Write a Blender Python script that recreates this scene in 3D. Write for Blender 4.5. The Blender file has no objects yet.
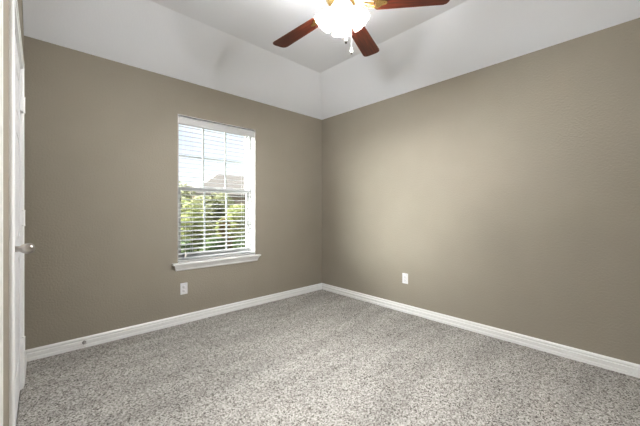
import bpy, bmesh, math, random
from mathutils import Vector, Matrix, noise
random.seed(7)
C = bpy.context.scene.collection
S = bpy.context.scene
PI = math.pi

# ---------------------------------------------------------------- camera, world, exposure
CAM = Vector((-2.972, -3.149, 1.133))
cd = bpy.data.cameras.new('camera'); cam = bpy.data.objects.new('camera', cd); C.objects.link(cam)
cd.sensor_width = 36; cd.lens = 300/640*36; cd.shift_y = -2.5/640; cd.clip_start = 0.01
cam.location = CAM; cam.rotation_euler = (PI/2, 0, math.atan2(-.6816, .7317))
S.camera = cam
S.view_settings.view_transform = 'Standard'; S.view_settings.look = 'None'
S.view_settings.gamma = 1; S.view_settings.use_curve_mapping = False
S.view_settings.exposure = 0.12
SKY = 1.5          # world strength
BULB = 3500.0         # emission strength of the four fan bulbs
HALL_FILL = 225.0  # emission strength of the unseen fill lamp added in the hallway

SUN = 60.0          # hazy sun behind bright cloud, left of the window, so very soft
sd = bpy.data.lights.new('sun', 'SUN'); sd.energy = SUN; sd.angle = math.radians(60); sd.color = (1, .985, .96)
so = bpy.data.objects.new('sun', sd); C.objects.link(so); so.location = (-8, 6, 5)
so.rotation_euler = Vector((.90, -.36, -.14)).to_track_quat('-Z', 'Y').to_euler()
w = bpy.data.worlds.new('sky'); S.world = w; w.use_nodes = True
nt = w.node_tree; nt.nodes.clear()
out = nt.nodes.new('ShaderNodeOutputWorld'); bg = nt.nodes.new('ShaderNodeBackground')
tc = nt.nodes.new('ShaderNodeTexCoord'); sp = nt.nodes.new('ShaderNodeSeparateXYZ')
r1 = nt.nodes.new('ShaderNodeValToRGB')
r1.color_ramp.elements[0].position = 0.0; r1.color_ramp.elements[0].color = (.93, .94, .95, 1)
r1.color_ramp.elements[1].position = 0.34; r1.color_ramp.elements[1].color = (.55, .68, .90, 1)
mp = nt.nodes.new('ShaderNodeMapping'); mp.inputs['Scale'].default_value = (1, 1, 3)
nz = nt.nodes.new('ShaderNodeTexNoise'); nz.inputs['Scale'].default_value = 3.0; nz.inputs['Detail'].default_value = 6
r2 = nt.nodes.new('ShaderNodeValToRGB'); r2.color_ramp.elements[0].position = .42; r2.color_ramp.elements[1].position = .66
mx = nt.nodes.new('ShaderNodeMixRGB'); mx.inputs['Color2'].default_value = (.92, .93, .95, 1)
L = nt.links.new
L(tc.outputs['Generated'], sp.inputs[0]); L(sp.outputs['Z'], r1.inputs[0])
L(tc.outputs['Generated'], mp.inputs[0]); L(mp.outputs[0], nz.inputs[0]); L(nz.outputs[0], r2.inputs[0])
L(r2.outputs[0], mx.inputs['Fac']); L(r1.outputs[0], mx.inputs['Color1']); L(mx.outputs[0], bg.inputs[0])
bg.inputs[1].default_value = SKY; L(bg.outputs[0], out.inputs[0])

# ---------------------------------------------------------------- materials
def mat(name, col, rough=.5, metal=0.0, bump=None, vary=None, trans=None, emit=None, alpha=None):
    m = bpy.data.materials.new(name); m.use_nodes = True; n = m.node_tree; l = n.links.new
    b = n.nodes['Principled BSDF']
    b.inputs['Base Color'].default_value = (*col, 1); b.inputs['Roughness'].default_value = rough
    b.inputs['Metallic'].default_value = metal
    t = n.nodes.new('ShaderNodeTexCoord')
    if vary:   # (second colour, scale, stretch)
        z = n.nodes.new('ShaderNodeTexNoise'); z.inputs['Scale'].default_value = vary[1]; z.inputs['Detail'].default_value = 4
        mp_ = n.nodes.new('ShaderNodeMapping'); mp_.inputs['Scale'].default_value = vary[2] if len(vary) > 2 else (1, 1, 1)
        rr = n.nodes.new('ShaderNodeValToRGB'); rr.color_ramp.elements[0].position = .35; rr.color_ramp.elements[1].position = .65
        rr.color_ramp.elements[0].color = (*col, 1); rr.color_ramp.elements[1].color = (*vary[0], 1)
        l(t.outputs['Object'], mp_.inputs[0]); l(mp_.outputs[0], z.inputs[0]); l(z.outputs[0], rr.inputs[0]); l(rr.outputs[0], b.inputs['Base Color'])
    if bump:   # (scale, strength, distance)
        z2 = n.nodes.new('ShaderNodeTexNoise'); z2.inputs['Scale'].default_value = bump[0]; z2.inputs['Detail'].default_value = 3
        bp = n.nodes.new('ShaderNodeBump'); bp.inputs['Strength'].default_value = bump[1]; bp.inputs['Distance'].default_value = bump[2]
        l(t.outputs['Object'], z2.inputs[0]); l(z2.outputs[0], bp.inputs['Height']); l(bp.outputs[0], b.inputs['Normal'])
    if emit:
        b.inputs['Emission Color'].default_value = (*emit[0], 1); b.inputs['Emission Strength'].default_value = emit[1]
    if trans is not None:
        o = n.nodes['Material Output']; tr = n.nodes.new('ShaderNodeBsdfTranslucent'); tr.inputs[0].default_value = (*col, 1)
        ms = n.nodes.new('ShaderNodeMixShader'); ms.inputs[0].default_value = trans
        l(b.outputs[0], ms.inputs[1]); l(tr.outputs[0], ms.inputs[2]); l(ms.outputs[0], o.inputs['Surface'])
    return m

M_wall = mat('taupe_paint', (.268, .237, .189), .75, bump=(75, .6, .005), vary=((.280, .248, .198), 3))
M_ceil = mat('ceiling_paint', (.86, .885, .93), .85, bump=(80, .25, .003))
M_trim = mat('white_gloss_paint', (.80, .80, .79), .32)
M_door = mat('white_door_paint', (.78, .785, .80), .5)
M_vinyl = mat('white_vinyl', (.62, .63, .64), .35)
M_slat = mat('white_slat', (.52, .52, .51), .4)
M_cord = mat('cord', (.75, .74, .70), .8)
M_dark = mat('dark_wood_tassel', (.06, .05, .04), .5)
M_plate = mat('outlet_plastic', (.68, .68, .70), .3)
M_slot = mat('outlet_slot', (.05, .05, .05), .5)
M_nickel = mat('satin_nickel', (.42, .39, .36), .28, 1.0)
M_brass = mat('polished_brass', (.75, .52, .22), .22, 1.0)
M_blade = mat('cherry_wood', (.105, .016, .004), .42, vary=((.045, .006, .002), 7, (1, 14, 14)), bump=(40, .1, .001))
M_glass_shade = mat('frosted_glass', (.97, .94, .88), .35, trans=.85)
# frosted glass passes part of the lamp light straight through
n = M_glass_shade.node_tree; o_ = n.nodes['Material Output']; src = o_.inputs['Surface'].links[0].from_socket
tp = n.nodes.new('ShaderNodeBsdfTransparent'); m2 = n.nodes.new('ShaderNodeMixShader'); m2.inputs[0].default_value = .27
n.links.new(src, m2.inputs[1]); n.links.new(tp.outputs[0], m2.inputs[2]); n.links.new(m2.outputs[0], o_.inputs['Surface'])
M_bulb = mat('lit_bulb', (1, 1, 1), .5, emit=((1.0, 1.0, 1.0), BULB))
M_porc = mat('white_porcelain', (.85, .85, .84), .2)
M_rubber = mat('rubber', (.70, .70, .68), .6)
M_steel = mat('dull_steel', (.22, .21, .20), .35, 1.0)
M_leafA = mat('leaf_yellow_green', (.33, .34, .13), .6, vary=((.22, .26, .10), 5), trans=.35)
M_leafB = mat('leaf_deep_green', (.09, .14, .05), .6, vary=((.14, .18, .07), 5), trans=.3)
M_leafC = mat('leaf_pale', (.27, .27, .14), .6, vary=((.20, .22, .11), 5), trans=.35)
M_leafR = mat('leaf_reddish', (.20, .11, .05), .6, vary=((.17, .14, .045), 6), trans=.3)
M_bark = mat('bark', (.14, .10, .07), .9, bump=(30, .6, .01))
M_lawn = mat('lawn', (.06, .085, .028), .95, vary=((.085, .10, .045), 2.5), bump=(60, .8, .03))
M_brick = mat('pale_brick', (.38, .28, .235), .9, vary=((.30, .22, .185), 14))
M_roof = mat('tan_shingle', (.27, .23, .20), .9, vary=((.20, .175, .15), 9), bump=(30, .5, .02))
M_hwin = mat('house_glass', (.10, .13, .16), .1)

# clear pane
M_pane = bpy.data.materials.new('clear_pane'); M_pane.use_nodes = True
n = M_pane.node_tree; n.nodes.clear(); o = n.nodes.new('ShaderNodeOutputMaterial'); tr = n.nodes.new('ShaderNodeBsdfTransparent')
gl = n.nodes.new('ShaderNodeBsdfGlossy'); gl.inputs['Roughness'].default_value = .02; ms = n.nodes.new('ShaderNodeMixShader')
ms.inputs[0].default_value = .03
tr.inputs[0].default_value = (.95, .97, .96, 1)
n.links.new(tr.outputs[0], ms.inputs[1]); n.links.new(gl.outputs[0], ms.inputs[2]); n.links.new(ms.outputs[0], o.inputs[0])

# carpet: speckled twisted pile
M_carpet = bpy.data.materials.new('speckled_carpet'); M_carpet.use_nodes = True
n = M_carpet.node_tree; l = n.links.new; b = n.nodes['Principled BSDF']; b.inputs['Roughness'].default_value = 1.0
b.inputs['Specular IOR Level'].default_value = .1
t = n.nodes.new('ShaderNodeTexCoord')
v = n.nodes.new('ShaderNodeTexVoronoi'); v.inputs['Scale'].default_value = 150; v.inputs['Randomness'].default_value = 1
rv = n.nodes.new('ShaderNodeValToRGB'); e = rv.color_ramp.elements
e[0].position = 0; e[0].color = (.095, .086, .075, 1); e[1].position = 1; e[1].color = (.62, .60, .565, 1)
for p, c in ((.14, (.19, .175, .155, 1)), (.34, (.34, .325, .30, 1)), (.65, (.45, .432, .402, 1))):
    q = e.new(p); q.color = c
sv = n.nodes.new('ShaderNodeSeparateColor')
l(t.outputs['Object'], v.inputs[0]); l(v.outputs['Color'], sv.inputs[0]); l(sv.outputs[0], rv.inputs[0])
n2 = n.nodes.new('ShaderNodeTexNoise'); n2.inputs['Scale'].default_value = 1.6; n2.inputs['Detail'].default_value = 3
mp2 = n.nodes.new('ShaderNodeMapping'); mp2.inputs['Scale'].default_value = (.7, 3.6, 1); mp2.inputs['Rotation'].default_value = (0, 0, .15)
rn = n.nodes.new('ShaderNodeValToRGB'); rn.color_ramp.elements[0].position = .38; rn.color_ramp.elements[1].position = .60
rn.color_ramp.elements[0].color = (.73, .73, .73, 1); rn.color_ramp.elements[1].color = (.88, .88, .88, 1)
mm = n.nodes.new('ShaderNodeMixRGB'); mm.blend_type = 'MULTIPLY'; mm.inputs['Fac'].default_value = 1
l(t.outputs['Object'], mp2.inputs[0]); l(mp2.outputs[0], n2.inputs[0]); l(n2.outputs[0], rn.inputs[0])
l(rv.outputs[0], mm.inputs['Color1']); l(rn.outputs[0], mm.inputs['Color2']); l(mm.outputs[0], b.inputs['Base Color'])
n3 = n.nodes.new('ShaderNodeTexNoise'); n3.inputs['Scale'].default_value = 140; n3.inputs['Detail'].default_value = 2
bp = n.nodes.new('ShaderNodeBump'); bp.inputs['Strength'].default_value = .7; bp.inputs['Distance'].default_value = .008
l(t.outputs['Object'], n3.inputs[0]); l(n3.outputs[0], bp.inputs['Height']); l(bp.outputs[0], b.inputs['Normal'])

# ---------------------------------------------------------------- helpers
def obj(name, bm, m, parent=None, smooth=False):
    me = bpy.data.meshes.new(name); bmesh.ops.recalc_face_normals(bm, faces=bm.faces[:]) if len(bm.faces) < 20000 else None
    bm.to_mesh(me); bm.free(); me.materials.append(m)
    if smooth:
        me.shade_smooth()
        try: me.set_sharp_from_angle(angle=math.radians(40))
        except Exception: pass
    o = bpy.data.objects.new(name, me); C.objects.link(o); o.parent = parent
    return o
def tag(o, label=None, cat=None, group=None, kind=None):
    if label: o['label'] = label
    if cat: o['category'] = cat
    if group: o['group'] = group
    if kind: o['kind'] = kind
    return o
def thing(name, loc, label=None, cat=None, group=None, kind=None, rz=0):
    o = bpy.data.objects.new(name, None); C.objects.link(o); o.location = loc; o.rotation_euler = (0, 0, rz)
    o.empty_display_size = .05
    return tag(o, label, cat, group, kind)
def struct(name, bm, m, smooth=False):
    return tag(obj(name, bm, m, None, smooth), kind='structure')
def box(bm, x0, x1, y0, y1, z0, z1, bev=0):
    r = bmesh.ops.create_cube(bm, size=1)
    for v_ in r['verts']:
        v_.co = Vector(((x0+x1)/2 + v_.co.x*(x1-x0), (y0+y1)/2 + v_.co.y*(y1-y0), (z0+z1)/2 + v_.co.z*(z1-z0)))
    if bev:
        ed = list({e_ for v_ in r['verts'] for e_ in v_.link_edges})
        bmesh.ops.bevel(bm, geom=ed, offset=bev, segments=2, affect='EDGES', profile=.5)
    return bm
def lathe(bm, prof, seg=32, mtx=None, flute=None):
    """prof: (radius, z) list; mtx places it; flute(angle, i) scales radius"""
    mtx = mtx or Matrix.Identity(4); rings = []
    for i, (r, z) in enumerate(prof):
        ring = []
        for k in range(seg):
            a = 2*PI*k/seg; rr, dz = r, 0
            if flute: rr, dz = flute(a, i, r)
            ring.append(bm.verts.new(mtx @ Vector((rr*math.cos(a), rr*math.sin(a), z+dz))))
        rings.append(ring)
    for a_, b_ in zip(rings, rings[1:]):
        for k in range(seg):
            bm.faces.new((a_[k], a_[(k+1) % seg], b_[(k+1) % seg], b_[k]))
    return rings
def capped(bm, prof, seg=32, mtx=None):
    rg = lathe(bm, prof, seg, mtx)
    bm.faces.new(rg[0]); bm.faces.new(rg[-1]); return bm
def tube(bm, pts, r, seg=8):
    pts = [Vector(p) for p in pts]; rings = []
    for i, p in enumerate(pts):
        d = (pts[min(i+1, len(pts)-1)] - pts[max(i-1, 0)]).normalized()
        q = d.to_track_quat('Z', 'Y'); rr = r[i] if isinstance(r, (list, tuple)) else r
        rings.append([bm.verts.new(p + q @ Vector((rr*math.cos(2*PI*k/seg), rr*math.sin(2*PI*k/seg), 0))) for k in range(seg)])
    for a_, b_ in zip(rings, rings[1:]):
        for k in range(seg): bm.faces.new((a_[k], a_[(k+1) % seg], b_[(k+1) % seg], b_[k]))
    bm.faces.new(rings[0]); bm.faces.new(rings[-1]); return bm
def sweep(bm, prof, p0, p1, inn, m0=0, m1=0):
    """extrude profile [(out, up)] from p0 to p1; inn = direction of 'out'; m0/m1 mitre shift per unit out along the run"""
    p0, p1, inn = Vector(p0), Vector(p1), Vector(inn); d = (p1-p0).normalized(); up = Vector((0, 0, 1))
    a_ = [bm.verts.new(p0 + inn*o_ + up*u + d*(m0*o_)) for o_, u in prof]
    b_ = [bm.verts.new(p1 + inn*o_ + up*u - d*(m1*o_)) for o_, u in prof]
    k = len(prof)
    for i in range(k): bm.faces.new((a_[i], a_[(i+1) % k], b_[(i+1) % k], b_[i]))
    bm.faces.new(a_); bm.faces.new(b_)

# ---------------------------------------------------------------- room shell
XL, YB, H, HC, INS = -3.063, -3.69, 2.44, 2.74, .58
WX0, WX1, WZ0, WZ1 = -1.972, -1.095, .61, 2.094      # window opening
T = .12
# floor (carpet): finely modelled pile surface
bm = bmesh.new(); nx, ny = 300, 360
vs = []
for j in range(ny+1):
    for i in range(nx+1):
        x = XL + i*(-XL)/nx; y = YB + j*(-YB)/ny
        z = .004*noise.noise(Vector((x*1.2, y*5, 0))) + .0035*random.random()
        if x > -.02 or x < XL+.02 or y > -.02: z = min(z, 0)
        vs.append(bm.verts.new((x, y, z)))
for j in range(ny):
    for i in range(nx):
        k = j*(nx+1)+i; bm.faces.new((vs[k], vs[k+1], vs[k+nx+2], vs[k+nx+1]))
box(bm, XL-1.5, T, YB-T, T, -.14, -.012)
tag(struct('floor', bm, M_carpet), 'grey and taupe speckled cut pile carpet floor')

bm = bmesh.new()   # window wall
box(bm, XL-T, WX0, 0, T, -.01, 3); box(bm, WX1, T, 0, T, -.01, 3)
box(bm, WX0, WX1, 0, T, -.01, WZ0-.02); box(bm, WX0, WX1, 0, T, WZ1, 3)
tag(struct('wall_far', bm, M_wall), 'taupe painted wall that holds the window')
bm = bmesh.new(); box(bm, 0, T, YB-T, 0, -.01, 3); tag(struct('wall_right', bm, M_wall), 'plain taupe painted wall on the right')
bm = bmesh.new(); box(bm, XL, 0, YB-T, YB, -.01, 3); tag(struct('wall_back', bm, M_wall), 'taupe painted wall behind the camera')
# left wall: closed door near the window wall, open doorway added nearer the camera to let fill light in
DY0, DY1, DZ = -.475, -1.39, 2.03
EY0, EY1 = -1.98, -2.80
bm = bmesh.new()
box(bm, XL-T, XL, DY0, 0, -.01, 3); box(bm, XL-T, XL, DY1, DY0, DZ, 3)
box(bm, XL-T, XL, EY0, DY1, -.01, 3); box(bm, XL-T, XL, EY1, EY0, DZ, 3); box(bm, XL-T, XL, YB, EY1, -.01, 3)
tag(struct('wall_left', bm, M_wall), 'taupe painted wall with the white door')
# unseen hallway added behind the doorway, holds the fill light
bm = bmesh.new()
box(bm, XL-1.40, XL-1.30, YB-T, T, -.01, 2.5); box(bm, XL-1.30, XL-T, 0, T, -.01, 2.5); box(bm, XL-1.30, XL-T, -1.4, -1.3, -.01, 2.5); box(bm, XL-1.30, XL-T, YB-T, YB, -.01, 2.5)
box(bm, XL-1.40, XL-T, YB-T, T, 2.44, 2.5)
tag(struct('wall_hallway', bm, M_ceil), 'pale walls of the added hallway beyond the doorway')
# ceiling: flat centre, slopes over window wall and right wall
bm = bmesh.new()
a = bm.verts.new; E0 = XL-.002
v0 = a((E0, .002, H)); v1 = a((.002, .002, H)); v2 = a((.002, YB-.002, H))
c0 = a((E0, -INS, HC)); c1 = a((-INS, -INS, HC)); c2 = a((-INS, YB-.002, HC)); c3 = a((E0, YB-.002, HC))
bm.faces.new((v0, v1, c1, c0)); bm.faces.new((v1, v2, c2, c1)); bm.faces.new((c0, c1, c2, c3))
u = {}
for q in (v0, v1, v2, c0, c1, c2, c3): u[q] = a(q.co + Vector((0, 0, .08)))
for f_ in ((v0, v1, c1, c0), (v1, v2, c2, c1), (c0, c1, c2, c3)): bm.faces.new([u[q] for q in reversed(f_)])
for p_, q_ in ((v0, v1), (v1, v2), (v2, c2), (c2, c3), (c3, c0), (c0, v0)): bm.faces.new((p_, u[p_], u[q_], q_))
tag(struct('ceiling', bm, M_ceil), 'white tray ceiling sloping down to the window and right walls')

# baseboards: stepped ogee profile
BP = [(0, 0), (.016, 0), (.016, .022), (.008, .026), (.008, .031), (.0145, .034), (.0145, .056), (.006, .060), (.006, .066), (.0115, .070), (.009, .080), (.004, .088), (0, .088)]
bm = bmesh.new(); sweep(bm, BP, (XL, 0, 0), (0, 0, 0), (0, -1, 0), 0, 1); struct('baseboard_far', bm, M_trim)
bm = bmesh.new(); sweep(bm, BP, (0, 0, 0), (0, YB, 0), (-1, 0, 0), 1, 1); struct('baseboard_right', bm, M_trim)
bm = bmesh.new(); sweep(bm, BP, (0, YB, 0), (XL, YB, 0), (0, 1, 0), 1, 1); struct('baseboard_back', bm, M_trim)
CW, CT = .062, .015
bm = bmesh.new()
for y0_, y1_ in ((0, DY0+CW), (DY1-CW, EY0+CW), (EY1-CW, YB)):
    if abs(y0_-y1_) > .01: sweep(bm, BP, (XL, y0_, 0), (XL, y1_, 0), (1, 0, 0))
struct('baseboard_left', bm, M_trim)

# door casings
def casing(name, y0, y1, label):
    bm = bmesh.new()
    for (ya, yb) in ((y0, y0+CW), (y1-CW, y1)):
        box(bm, XL-.004, XL+CT*.8, ya, yb, 0, DZ+CW, .005)
    box(bm, XL-.001, XL+CT*.7, y1-CW, y0+CW, DZ, DZ+CW, .002)
    # raised bead set in from the edges
    box(bm, XL, XL+CT, y0+CW-.034, y0+CW-.016, 0, DZ+CW-.034, .004); box(bm, XL, XL+CT, y1-CW+.016, y1-CW+.034, 0, DZ+CW-.034, .004)
    box(bm, XL, XL+CT, y1-CW+.016, y0+CW-.016, DZ+CW-.034, DZ+CW-.016, .004)
    # jamb lining
    box(bm, XL-T, XL+.002, y0-.004, y0+.002, 0, DZ); box(bm, XL-T, XL+.002, y1-.002, y1+.004, 0, DZ)
    box(bm, XL-T, XL+.002, y1, y0, DZ-.004, DZ+.002)
    tag(struct(name, bm, M_trim), label)
casing('trim_1', DY0, DY1, 'white casing around the closed white door')
casing('trim_2', EY0, EY1, 'white casing around the added open doorway')

# door leaf with six raised panels
dr = thing('door_1', (XL-.003, DY0-.004, 0), 'white six-panel door in the left wall', kind='structure')
W_, HZ = DY0-DY1-.007, DZ-.006
bm = bmesh.new()
def dbox(y0, y1, z0, z1, x0, x1, bev=0): box(bm, x0, x1, -y1, -y0, z0, z1, bev)
dbox(0, W_, .005, HZ, -.035, -.005)
st = .115
cols = [(0, st), (W_/2-st/2, W_/2+st/2), (W_-st, W_)]
for a0, a1 in cols: dbox(a0, a1, .005, HZ, -.012, 0, .001)
rails = [(.005, .22), (.86, .98), (1.56, 1.66), (HZ-.11, HZ)]
for z0_, z1_ in rails:
    for ya_, yb_ in ((st, W_/2-st/2), (W_/2+st/2, W_-st)): dbox(ya_, yb_, z0_, z1_, -.012, -.0003, .0005)
for (ca, cb) in ((st, W_/2-st/2), (W_/2+st/2, W_-st)):
    for (ra, rb) in ((.22, .86), (.98, 1.56), (1.66, HZ-.11)):
        dbox(ca+.03, cb-.03, ra+.03, rb-.03, -.012, -.0015, .003)
obj('door_panel', bm, M_door, dr)
# hinges
for hz in (1.80, 1.085, .285):
    hb = bmesh.new()
    capped(hb, [(.0075, -.045), (.0075, .045)], 12, Matrix.Translation((.0155, -.002, hz)))
    for k in (-.047, .047): capped(hb, [(.004, -.004), (.009, -.002), (.009, .002), (.004, .004)], 12, Matrix.Translation((.0155, -.002, hz+k)))
    box(hb, -.002, .016, -.03, -.002, hz-.044, hz+.044, .001)
    for k in (-.03, 0, .03): capped(hb, [(.005, .015), (.005, .0175), (.002, .0185)], 8, Matrix.Translation((0, -.016, hz+k)) @ Matrix.Rotation(PI/2, 4, 'Y'))
    o = obj('hinge', hb, M_trim, dr, True); o['label'] = 'white painted butt hinge'
# knob
KY, KZ = -.825, .966
hb = bmesh.new(); mk = Matrix.Translation((0, KY, KZ)) @ Matrix.Rotation(PI/2, 4, 'Y')
capped(hb, [(.033, 0), (.033, .004), (.030, .009), (.020, .012), (.013, .014), (.012, .026), (.0135, .030), (.017, .034), (.0205, .040),
            (.0225, .048), (.0228, .057), (.0215, .066), (.016, .073), (.006, .0755)], 32, mk)
o = obj('door_handle', hb, M_nickel, dr, True); o['label'] = 'satin nickel round door knob'

# ---------------------------------------------------------------- window
wn = thing('window_1', ((WX0+WX1)/2, 0, WZ0), 'white single-hung window with grilles', kind='structure')
ox, oz = (WX0+WX1)/2, WZ0
def wob(name, fn, m, smooth=False, parent=None):
    bm_ = bmesh.new(); fn(bm_)
    for v_ in bm_.verts: v_.co -= Vector((ox, 0, oz))
    return obj(name, bm_, m, parent or wn, smooth)
RD = .10   # reveal depth
def f_liner(b_):
    box(b_, WX0, WX0+.004, .001, T+.02, WZ0, WZ1); box(b_, WX1-.004, WX1, .001, T+.02, WZ0, WZ1)
    box(b_, WX0, WX1, .001, T+.02, WZ1-.004, WZ1)
wob('jamb_liner', f_liner, M_trim)
FX0, FX1, FZ0, FZ1 = WX0+.004, WX1-.004, WZ0, WZ1-.004
def f_frame(b_):
    y0, y1 = .085, .165; t_ = .030
    box(b_, FX0, FX0+t_, y0, y1, FZ0, FZ1, .002); box(b_, FX1-t_, FX1, y0, y1, FZ0, FZ1, .002)
    box(b_, FX0+t_, FX1-t_, y0, y1-.001, FZ1-t_, FZ1, .001); box(b_, FX0+t_, FX1-t_, y0+.0004, y1-.001, FZ0, FZ0+t_, .001)
wob('window_frame', f_frame, M_vinyl)
ZM = 1.36   # meeting rail
def sash(b_, z0, z1, y0, y1, rail_b, rail_t, stl=.03):
    x0, x1 = FX0+.026, FX1-.026
    box(b_, x0, x0+stl, y0, y1, z0, z1, .002); box(b_, x1-stl, x1, y0, y1, z0, z1, .002)
    box(b_, x0+stl, x1-stl, y0+.0004, y1-.0004, z0, z0+rail_b, .001); box(b_, x0+stl, x1-stl, y0+.0004, y1-.0004, z1-rail_t, z1, .001)
    return x0+stl, x1-stl, z0+rail_b, z1-rail_t
def munt(b_, x0, x1, z0, z1, y):
    for k in (1, 2):
        xx = x0+(x1-x0)*k/3; box(b_, xx-.009, xx+.009, y-.003, y+.003, z0, z1)
    zz = (z0+z1)/2; box(b_, x0, x1, y-.0026, y+.0026, zz-.009, zz+.009)
ui = li = None
def f_up(b_):
    global ui; ui = sash(b_, ZM-.02, FZ1-.025, .128, .152, .035, .03, .022)
def f_lo(b_):
    global li; li = sash(b_, FZ0+.025, ZM+.02, .096, .122, .045, .04)
su = wob('upper_sash', f_up, M_vinyl); sl = wob('lower_sash', f_lo, M_vinyl)
for s_, i_, y_ in ((su, ui, .140), (sl, li, .109)):
    wob('grille', lambda b_: munt(b_, *i_[:2], i_[2], i_[3], y_), M_vinyl, parent=s_)
    wob('glass_pane', lambda b_: box(b_, i_[0], i_[1], y_-.006, y_-.0045, i_[2], i_[3]), M_pane, parent=s_)
def f_stool(b_):
    box(b_, WX0-.055, WX1+.055, -.045, 0, WZ0-.020, WZ0, .006); box(b_, WX0, WX1, 0, .09, WZ0-.020, WZ0)
wob('window_sill', f_stool, M_trim)
def f_apron(b_):
    pr = [(0, 0), (.008, 0), (.014, .010), (.016, .022), (.024, .032), (.030, .046), (.036, .052), (.036, .058), (0, .058)]
    z_ = WZ0-.078
    sweep(b_, pr, (WX0-.018, 0, z_), (WX1+.018, 0, z_), (0, -1, 0), -.6, -.6)
wob('window_apron', f_apron, M_trim)

# ---------------------------------------------------------------- blind
bl = thing('window_blind', (ox, .03, WZ0), 'white two-inch slatted blind lowered with slats open inside the window recess', 'blind')
BX0, BX1 = WX0+.010, WX1-.010
def bob(name, fn, m, smooth=False, parent=None):
    bm_ = bmesh.new(); fn(bm_)
    for v_ in bm_.verts: v_.co -= Vector((ox, .03, oz))
    return obj(name, bm_, m, parent or bl, smooth)
def f_val(b_):
    pr = [(0, 0), (.006, .003), (.008, .012), (.006, .020), (.006, .058), (.010, .066), (.010, .076), (0, .076)]
    sweep(b_, pr, (BX0-.004, .010, WZ1-.094), (BX1+.004, .010, WZ1-.094), (0, -1, 0))
bob('valance', f_val, M_slat)
bob('head_rail', lambda b_: box(b_, BX0, BX1, .012, .062, WZ1-.06, WZ1-.018), M_slat)
NS, pit = 30, .0462; ztop = WZ1-.108; tl = math.radians(9)
zs = [ztop-k*pit for k in range(NS)]
zs = [z for z in zs if z > WZ0+.03]
def f_slats(b_):
    for z in zs:
        g = []
        for x in (BX0, BX1):
            for sgn in (1, -1):
                for s in (-.025, -.0125, 0, .0125, .025):
                    crown = .0022*(1-(s/.025)**2) + sgn*.0013
                    g.append(b_.verts.new((x, .037 + s*math.cos(tl)-crown*math.sin(tl), z + s*math.sin(tl)+crown*math.cos(tl))))
        A_, B_ = g[:10], g[10:]
        lp = lambda q: q[:5]+q[5:][::-1]
        A2, B2 = lp(A_), lp(B_)
        for k in range(10): b_.faces.new((A2[k], A2[(k+1) % 10], B2[(k+1) % 10], B2[k]))
        b_.faces.new(A2); b_.faces.new(B2)
bob('slats', f_slats, M_slat)
bob('bottom_rail', lambda b_: box(b_, BX0, BX1, .012, .062, WZ0+.004, WZ0+.020, .003), M_slat)
for fx in (.16, .84):
    xx = BX0+(BX1-BX0)*fx
    def f_lad(b_):
        for yy in (.0105, .0635): tube(b_, [(xx, yy, WZ0+.01), (xx, yy, WZ1-.05)], .0009, 5)
    bob('ladder_cord', f_lad, M_cord)
# pull cords at left with dark and white tassels, tilt cords at right
def cord(name, x, y, ztop_, zend, tm, tlabel, big=1.0):
    c_ = bob(name, lambda b_: tube(b_, [(x, y, ztop_), (x, y, zend+.03*big)], .0011, 6), M_cord)
    t_ = bob('tassel', lambda b_: capped(b_, [(.002*big, zend+.034*big), (.004*big, zend+.030*big), (.0065*big, zend+.012*big), (.0075*big, zend+.002*big), (.004*big, zend)], 14, Matrix.Translation((x, y, 0))), tm, True, c_)
    t_['label'] = tlabel
cord('pull_cord', BX0+.024, -.006, WZ1-.085, 1.165, M_dark, 'dark brown tassel')
cord('pull_cord', BX0+.012, -.006, WZ1-.085, 1.225, M_dark, 'dark brown tassel')
cord('lift_cord', BX0+.060, -.006, WZ1-.085, .66, M_porc, 'white plastic tassel', 1.5)
cord('tilt_cord', BX1-.030, -.006, WZ1-.085, 1.79, M_nickel, 'small grey tassel')
cord('tilt_cord', BX1-.022, -.006, WZ1-.085, 1.115, M_nickel, 'small grey tassel')

# ---------------------------------------------------------------- outlets
def outlet(loc, rz, label):
    t_ = thing('electrical_outlet', loc, label, 'outlet', rz=rz)    # local: plate in XZ plane, faces -Y
    b_ = bmesh.new(); box(b_, -.035, .035, -.006, 0, -.057, .057, .0025); obj('cover_plate', b_, M_plate, t_)
    for s in (-1, 1):
        b_ = bmesh.new(); z = s*.0195
        capped(b_, [(.0165, .0055), (.0165, .0085), (.0155, .0092)], 24, Matrix.Translation((0, 0, z)) @ Matrix.Rotation(PI/2, 4, 'X'))
        r_ = obj('receptacle', b_, M_plate, t_, True)
        b_ = bmesh.new()
        box(b_, -.0075, -.0055, -.0096, -.0088, z-.001, z+.008); box(b_, .0055, .0075, -.0096, -.0088, z-.001, z+.006)
        capped(b_, [(.0028, .0088), (.0028, .0096)], 12, Matrix.Translation((0, 0, z-.008)) @ Matrix.Rotation(PI/2, 4, 'X'))
        obj('slots', b_, M_slot, r_)
    b_ = bmesh.new(); capped(b_, [(.003, .006), (.003, .0072), (.0015, .0078)], 12, Matrix.Rotation(PI/2, 4, 'X')); obj('screw', b_, M_nickel, t_, True)
outlet((-1.915, 0, .346), 0, 'white duplex wall outlet low on the wall below the window')
outlet((0, -1.352, .377), -PI/2, 'white duplex wall outlet low on the plain right-hand wall')

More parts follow.
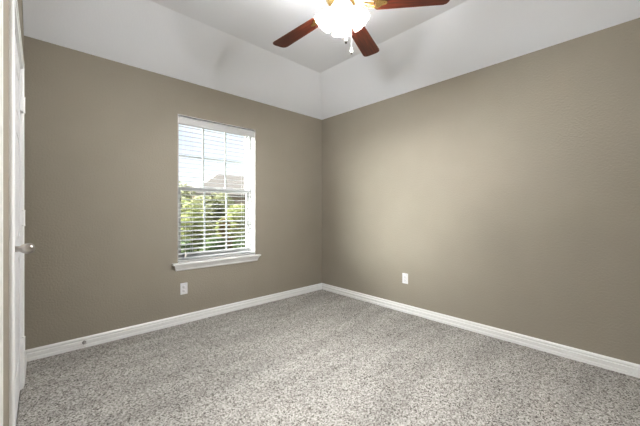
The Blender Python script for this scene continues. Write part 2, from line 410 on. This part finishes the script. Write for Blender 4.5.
# ---------------------------------------------------------------- spring door stop
ds = thing('door_stop', (-2.709, -.012, .046), 'small spring door stop screwed into the baseboard left of the window', 'door stop')
b_ = bmesh.new(); R90 = Matrix.Rotation(PI/2, 4, 'X')
capped(b_, [(.014, 0), (.013, .004), (.007, .008)], 20, R90); obj('mount', b_, M_steel, ds, True)
b_ = bmesh.new(); pts = []
for k in range(14*12+1):
    a_ = 2*PI*k/12; s = .006+.056*k/(14*12); pts.append((.0065*math.cos(a_), -s, .0065*math.sin(a_) - 1.5*s*s))
tube(b_, pts, .0014, 5); obj('spring', b_, M_steel, ds, True)
b_ = bmesh.new(); capped(b_, [(.007, .060), (.009, .062), (.009, .074), (.006, .078)], 16, Matrix.Translation((0, 0, -.0065)) @ R90); obj('rubber_tip', b_, M_rubber, ds, True)

# ---------------------------------------------------------------- ceiling fan
FX, FY = -1.563, -1.842
fan = thing('ceiling_fan', (FX, FY, HC), 'cherry-bladed brass ceiling fan with four lit frosted glass shades', 'ceiling fan')
def fz(z): return z-HC
b_ = bmesh.new(); capped(b_, [(.020, fz(2.672)), (.045, fz(2.680)), (.066, fz(2.70)), (.072, fz(2.725)), (.072, 0)], 40); obj('canopy', b_, M_brass, fan, True)
b_ = bmesh.new(); capped(b_, [(.013, fz(2.58)), (.013, fz(2.68))], 20); obj('downrod', b_, M_brass, fan, True)
b_ = bmesh.new(); capped(b_, [(.055, fz(2.462)), (.088, fz(2.466)), (.100, fz(2.480)), (.108, fz(2.50)), (.108, fz(2.545)), (.100, fz(2.565)), (.070, fz(2.582)), (.030, fz(2.598)), (.018, fz(2.600))], 48); obj('motor_housing', b_, M_brass, fan, True)
BZ = 2.44
def blade_mesh():
    b_ = bmesh.new()
    r0, r1, wd0, wd1 = .20, .665, .056, .069     # half widths
    pl_ = [(r0+.02, -wd0), (r0, -wd0+.02), (r0, wd0-.02), (r0+.02, wd0)]
    top = [(r1-.035, wd1), (r1-.014, wd1-.006), (r1-.003, wd1-.022), (r1, wd1-.04), (r1, -wd1+.04), (r1-.003, -wd1+.022), (r1-.014, -wd1+.006), (r1-.035, -wd1)]
    ol = pl_ + top
    lo = [b_.verts.new((x, y, -.003)) for x, y in ol]; hi = [b_.verts.new((x, y, .003)) for x, y in ol]
    b_.faces.new(lo); b_.faces.new(hi); k = len(ol)
    for i in range(k): b_.faces.new((lo[i], lo[(i+1) % k], hi[(i+1) % k], hi[i]))
    return b_
def iron_mesh():
    b_ = bmesh.new()
    # arm from motor, then a three-lobed plate under the blade
    tube(b_, [(.085, 0, .030), (.11, 0, .020), (.14, 0, .004), (.17, 0, -.004), (.20, 0, -.006)], [.012, .011, .010, .009, .008], 10)
    for s in (-1, 1):
        tube(b_, [(.10, s*.004, .020), (.135, s*.022, .010), (.165, s*.036, 0), (.195, s*.030, -.004), (.215, s*.014, -.006)], [.004, .006, .006, .006, .005], 8)
    ol = []
    for k in range(36):
        a_ = 2*PI*k/36; r = .030+.010*math.cos(3*a_); ol.append((.235+1.25*r*math.cos(a_), 1.15*r*math.sin(a_)))
    lo = [b_.verts.new((x, y, -.008)) for x, y in ol]; hi = [b_.verts.new((x, y, -.0035)) for x, y in ol]
    b_.faces.new(lo); b_.faces.new(hi)
    for i in range(36): b_.faces.new((lo[i], lo[(i+1) % 36], hi[(i+1) % 36], hi[i]))
    for x, y in ((.265, 0), (.225, .025), (.225, -.025)): capped(b_, [(.003, -.0105), (.005, -.0095), (.005, -.008)], 8, Matrix.Translation((x, y, 0)))
    return b_
PITCH = math.radians(-8)
bl0 = obj('fan_blade', blade_mesh(), M_blade, fan); ir0 = obj('blade_iron', iron_mesh(), M_brass, bl0, True)
for k in range(5):
    if k == 0: o, i_ = bl0, ir0
    else:
        o = bl0.copy(); C.objects.link(o); i_ = ir0.copy(); C.objects.link(i_); i_.parent = o
    o.location = (0, 0, fz(BZ)); o.rotation_euler = (PITCH, 0, math.radians(20.4+72*k))
# light kit
b_ = bmesh.new()
capped(b_, [(.008, fz(2.325)), (.014, fz(2.335)), (.010, fz(2.345)), (.022, fz(2.355)), (.040, fz(2.372)), (.046, fz(2.39)), (.040, fz(2.405)), (.050, fz(2.415)), (.058, fz(2.43)), (.058, fz(2.466))], 36)
kit = obj('light_kit', b_, M_brass, fan, True)
ca = math.atan2(CAM.y-FY, CAM.x-FX)
TILT = math.radians(40)
for k in range(4):
    az = ca + k*PI/2
    neck = Vector((.052*math.cos(az), .052*math.sin(az), fz(2.415)))
    q = Matrix.Translation(neck) @ Matrix.Rotation(az, 4, 'Z') @ Matrix.Rotation(-TILT, 4, 'Y') @ Matrix.Rotation(PI, 4, 'X')   # local +z points out of the mouth
    b_ = bmesh.new()
    capped(b_, [(.012, -.022), (.020, -.016), (.026, -.004), (.027, .008), (.022, .012)], 24, q)
    tube(b_, [Vector((0, 0, fz(2.40))), neck*.55+Vector((0, 0, fz(2.40)*.45+.012)), q @ Vector((0, 0, -.018))], .008, 10)
    obj('lamp_socket', b_, M_brass, kit, True)
    b_ = bmesh.new()
    prof = [(.025, .004), (.030, .012), (.041, .026), (.049, .044), (.053, .064), (.056, .084), (.060, .102), (.064, .114)]
    def fl(a, i, r):
        w_ = i/7.0; return r*(1+.018*w_*math.cos(12*a)), 0.002*w_*w_*math.cos(12*a)
    lathe(b_, prof, 72, q, fl)
    sh = obj('glass_shade', b_, M_glass_shade, kit, True)
    md = sh.modifiers.new('thickness', 'SOLIDIFY'); md.thickness = .0025
    b_ = bmesh.new()
    capped(b_, [(.008, .012), (.010, .028), (.018, .045), (.0245, .062), (.024, .074), (.016, .085), (.004, .089)], 20, q)
    obj('light_bulb', b_, M_bulb, sh, True)
# pull chains
for (x, y, ze) in ((-1.558, -1.872, 2.190), (-1.470, -1.842, 2.166)):
    dx, dy = x-FX, y-FY
    b_ = bmesh.new(); tube(b_, [(dx*.8, dy*.8, fz(2.372)), (dx, dy, fz(2.35)), (dx, dy, fz(ze+.03))], .0008, 6)
    ch = obj('pull_chain', b_, M_porc, kit)
    b_ = bmesh.new(); mtx = Matrix.Translation((dx, dy, fz(ze)))
    capped(b_, [(.006, .010), (.0105, .013), (.010, .020), (.006, .030), (.003, .042), (.0015, .045)], 16, mtx)
    fo = obj('chain_fob', b_, M_porc, ch, True); fo['label'] = 'white porcelain bell fob'
    b_ = bmesh.new(); capped(b_, [(.003, -.002), (.007, .001), (.0075, .007), (.005, .011)], 14, mtx)
    obj('fob_tip', b_, M_dark, ch, True)['label'] = 'dark wooden tip'

# ---------------------------------------------------------------- unseen hallway lamp, added to brighten the room
hl = thing('hallway_fill_light', (XL-.75, -2.39, 2.44), 'round unseen fill light added in the hallway beyond the doorway', 'fill light')
b_ = bmesh.new(); capped(b_, [(.15, 0), (.15, -.02), (.14, -.025)], 32); obj('fill_light_base', b_, M_nickel, hl, True)
b_ = bmesh.new(); capped(b_, [(.14, -.026), (.135, -.05), (.10, -.08), (.05, -.095), (.01, -.10)], 32)
obj('fill_light_shade', b_, mat('fill_light_glow', (1, 1, 1), .4, emit=((1, .97, .93), HALL_FILL)), hl, True)

# ---------------------------------------------------------------- outside
b_ = bmesh.new(); box(b_, -25, 40, .3, 60, -.55, -.35); tag(struct('ground', b_, M_lawn), 'green lawn outside the window')
def plant(name, x, y, z0, h, rad, leafmat, label, cat, nleaf, leaf, group=None, trunk=.25, seed=1):
    rd = random.Random(seed)
    t_ = thing(name, (x, y, z0), label, cat, group)
    b_ = bmesh.new(); tips = []
    tube(b_, [(0, 0, -.03), (.02, 0, h*trunk), (0, .03, h*.6)], [.05*rad, .04*rad, .02*rad], 8)
    for k in range(9):
        a_ = rd.uniform(0, 2*PI); zz = h*(trunk+.1+.5*rd.random()); r_ = rad*rd.uniform(.45, .8)
        tube(b_, [(0, 0, zz*.6), (r_*.5*math.cos(a_), r_*.5*math.sin(a_), zz*.85), (r_*math.cos(a_), r_*math.sin(a_), zz)], [.02*rad, .014*rad, .006*rad], 5)
    obj('stem', b_, M_bark, t_)
    # lumpy crown of leaves
    lumps = []
    for k in range(16):
        a_ = rd.uniform(0, 2*PI); rr = rad*.62*math.sqrt(rd.random()); zz = h*(trunk + (1-trunk)*rd.uniform(.15, .82))
        shrink = 1-.45*max(0, (zz/h-.5)*2)
        lumps.append((rr*math.cos(a_)*shrink, rr*math.sin(a_)*shrink, zz, rad*rd.uniform(.34, .5)))
    vs_, fs_ = [], []
    for k in range(nleaf):
        lx, ly, lz, lr = lumps[k % 16]
        d = Vector((rd.gauss(0, 1), rd.gauss(0, 1), rd.gauss(0, 1))).normalized() * lr * (rd.random()**.35)
        p = Vector((lx, ly, lz)) + d
        if p.z < .02: continue
        q_ = Vector((rd.gauss(0, 1), rd.gauss(0, 1), rd.gauss(0, 1)+.4)).to_track_quat('Z', 'Y')
        s = leaf*rd.uniform(.6, 1.3); i0 = len(vs_)
        for u_, w_2, up_ in ((-1, 0, 0), (0, .42, .12), (1.1, 0, -.1), (0, -.42, .12)): vs_.append(p + q_ @ Vector((u_*s, w_2*s, up_*s)))
        fs_.append((i0, i0+1, i0+2)); fs_.append((i0, i0+2, i0+3))
    me = bpy.data.meshes.new('foliage'); me.from_pydata(vs_, [], fs_); me.materials.append(leafmat)
    fo_ = bpy.data.objects.new('foliage', me); C.objects.link(fo_); fo_.parent = t_
    return t_
plant('garden_shrub', -.45, 4.5, -.35, 1.75, .74, M_leafA, 'yellow-green leafy shrub at the left side of the window view', 'shrub', 8500, .06, trunk=.06, seed=2)
plant('garden_shrub', 1.25, 5.0, -.35, 1.70, .70, M_leafA, 'yellow-green shrub at the right side of the window view', 'shrub', 8500, .06, trunk=.06, seed=4)
plant('garden_shrub', 1.35, 6.95, -.35, 2.05, .92, M_leafC, 'paler green shrub in the gap between the two nearer shrubs', 'shrub', 8500, .065, trunk=.06, seed=3)
plant('garden_shrub', 3.35, 7.6, -.35, 1.75, .85, M_leafC, 'pale green shrub farthest right beyond the window', 'shrub', 8000, .065, trunk=.06, seed=7)
plant('garden_shrub', -2.3, 5.2, -.35, 1.7, .8, M_leafA, 'yellow-green shrub farthest left beyond the window', 'shrub', 6000, .06, trunk=.06, seed=12)
plant('low_hedge_plant', -.98, 3.0, -.35, .95, .33, M_leafB, 'dark low bush just outside the window on the left', 'bush', 4200, .045, trunk=.05, seed=5)
plant('low_hedge_plant', -.26, 3.1, -.35, 1.0, .33, M_leafB, 'dark low bush just outside the window in the middle', 'bush', 4200, .045, trunk=.05, seed=6)
plant('low_hedge_plant', .48, 3.1, -.35, .95, .33, M_leafB, 'dark low bush just outside the window on the right', 'bush', 4200, .045, trunk=.05, seed=8)
plant('flowering_shrub', .42, 4.05, -.35, 1.35, .30, M_leafR, 'reddish-yellow shrub among the green bushes outside', 'shrub', 2600, .045, trunk=.1, seed=9)
plant('garden_tree', 1.6, 10.2, -.35, 2.5, 1.2, M_leafC, 'pale small tree on the lawn behind the shrubs', 'tree', 4200, .08, trunk=.3, seed=11)
# neighbouring house
hs = thing('neighbouring_house', (8.6, 19, -.36), 'pale brick house with tan hipped roof beyond the shrubs', 'house')
b_ = bmesh.new(); box(b_, -4.4, 5, -3, 3, -.03, 2.45); obj('house_wall', b_, M_brick, hs)
b_ = bmesh.new(); ev = [(-4.9, -3.5), (5.5, -3.5), (5.5, 3.5), (-4.9, 3.5)]
lo = [b_.verts.new((x, y, 2.42)) for x, y in ev]; md_ = [b_.verts.new((x, y, 2.58)) for x, y in ev]; r1_ = b_.verts.new((-1.6, 0, 4.3)); r2_ = b_.verts.new((2.2, 0, 4.3))
b_.faces.new(lo[::-1])
for i in range(4): b_.faces.new((lo[i], lo[(i+1) % 4], md_[(i+1) % 4], md_[i]))
b_.faces.new((md_[0], md_[1], r2_, r1_)); b_.faces.new((md_[1], md_[2], r2_)); b_.faces.new((md_[2], md_[3], r1_, r2_)); b_.faces.new((md_[3], md_[0], r1_))
obj('roof', b_, M_roof, hs)
for x in (.2, 3.2):
    b_ = bmesh.new()
    box(b_, x-.65, x+.65, -3.05, -2.99, .85, .93); box(b_, x-.65, x+.65, -3.05, -2.99, 2.02, 2.10)
    for xx in (-.65, -.04, .57): box(b_, x+xx, x+xx+.08, -3.05, -2.99, .85, 2.10)
    wf = obj('house_window', b_, M_trim, hs)
    b_ = bmesh.new(); box(b_, x-.6, x+.6, -3.02, -2.99, .9, 2.05); obj('pane', b_, M_hwin, wf)
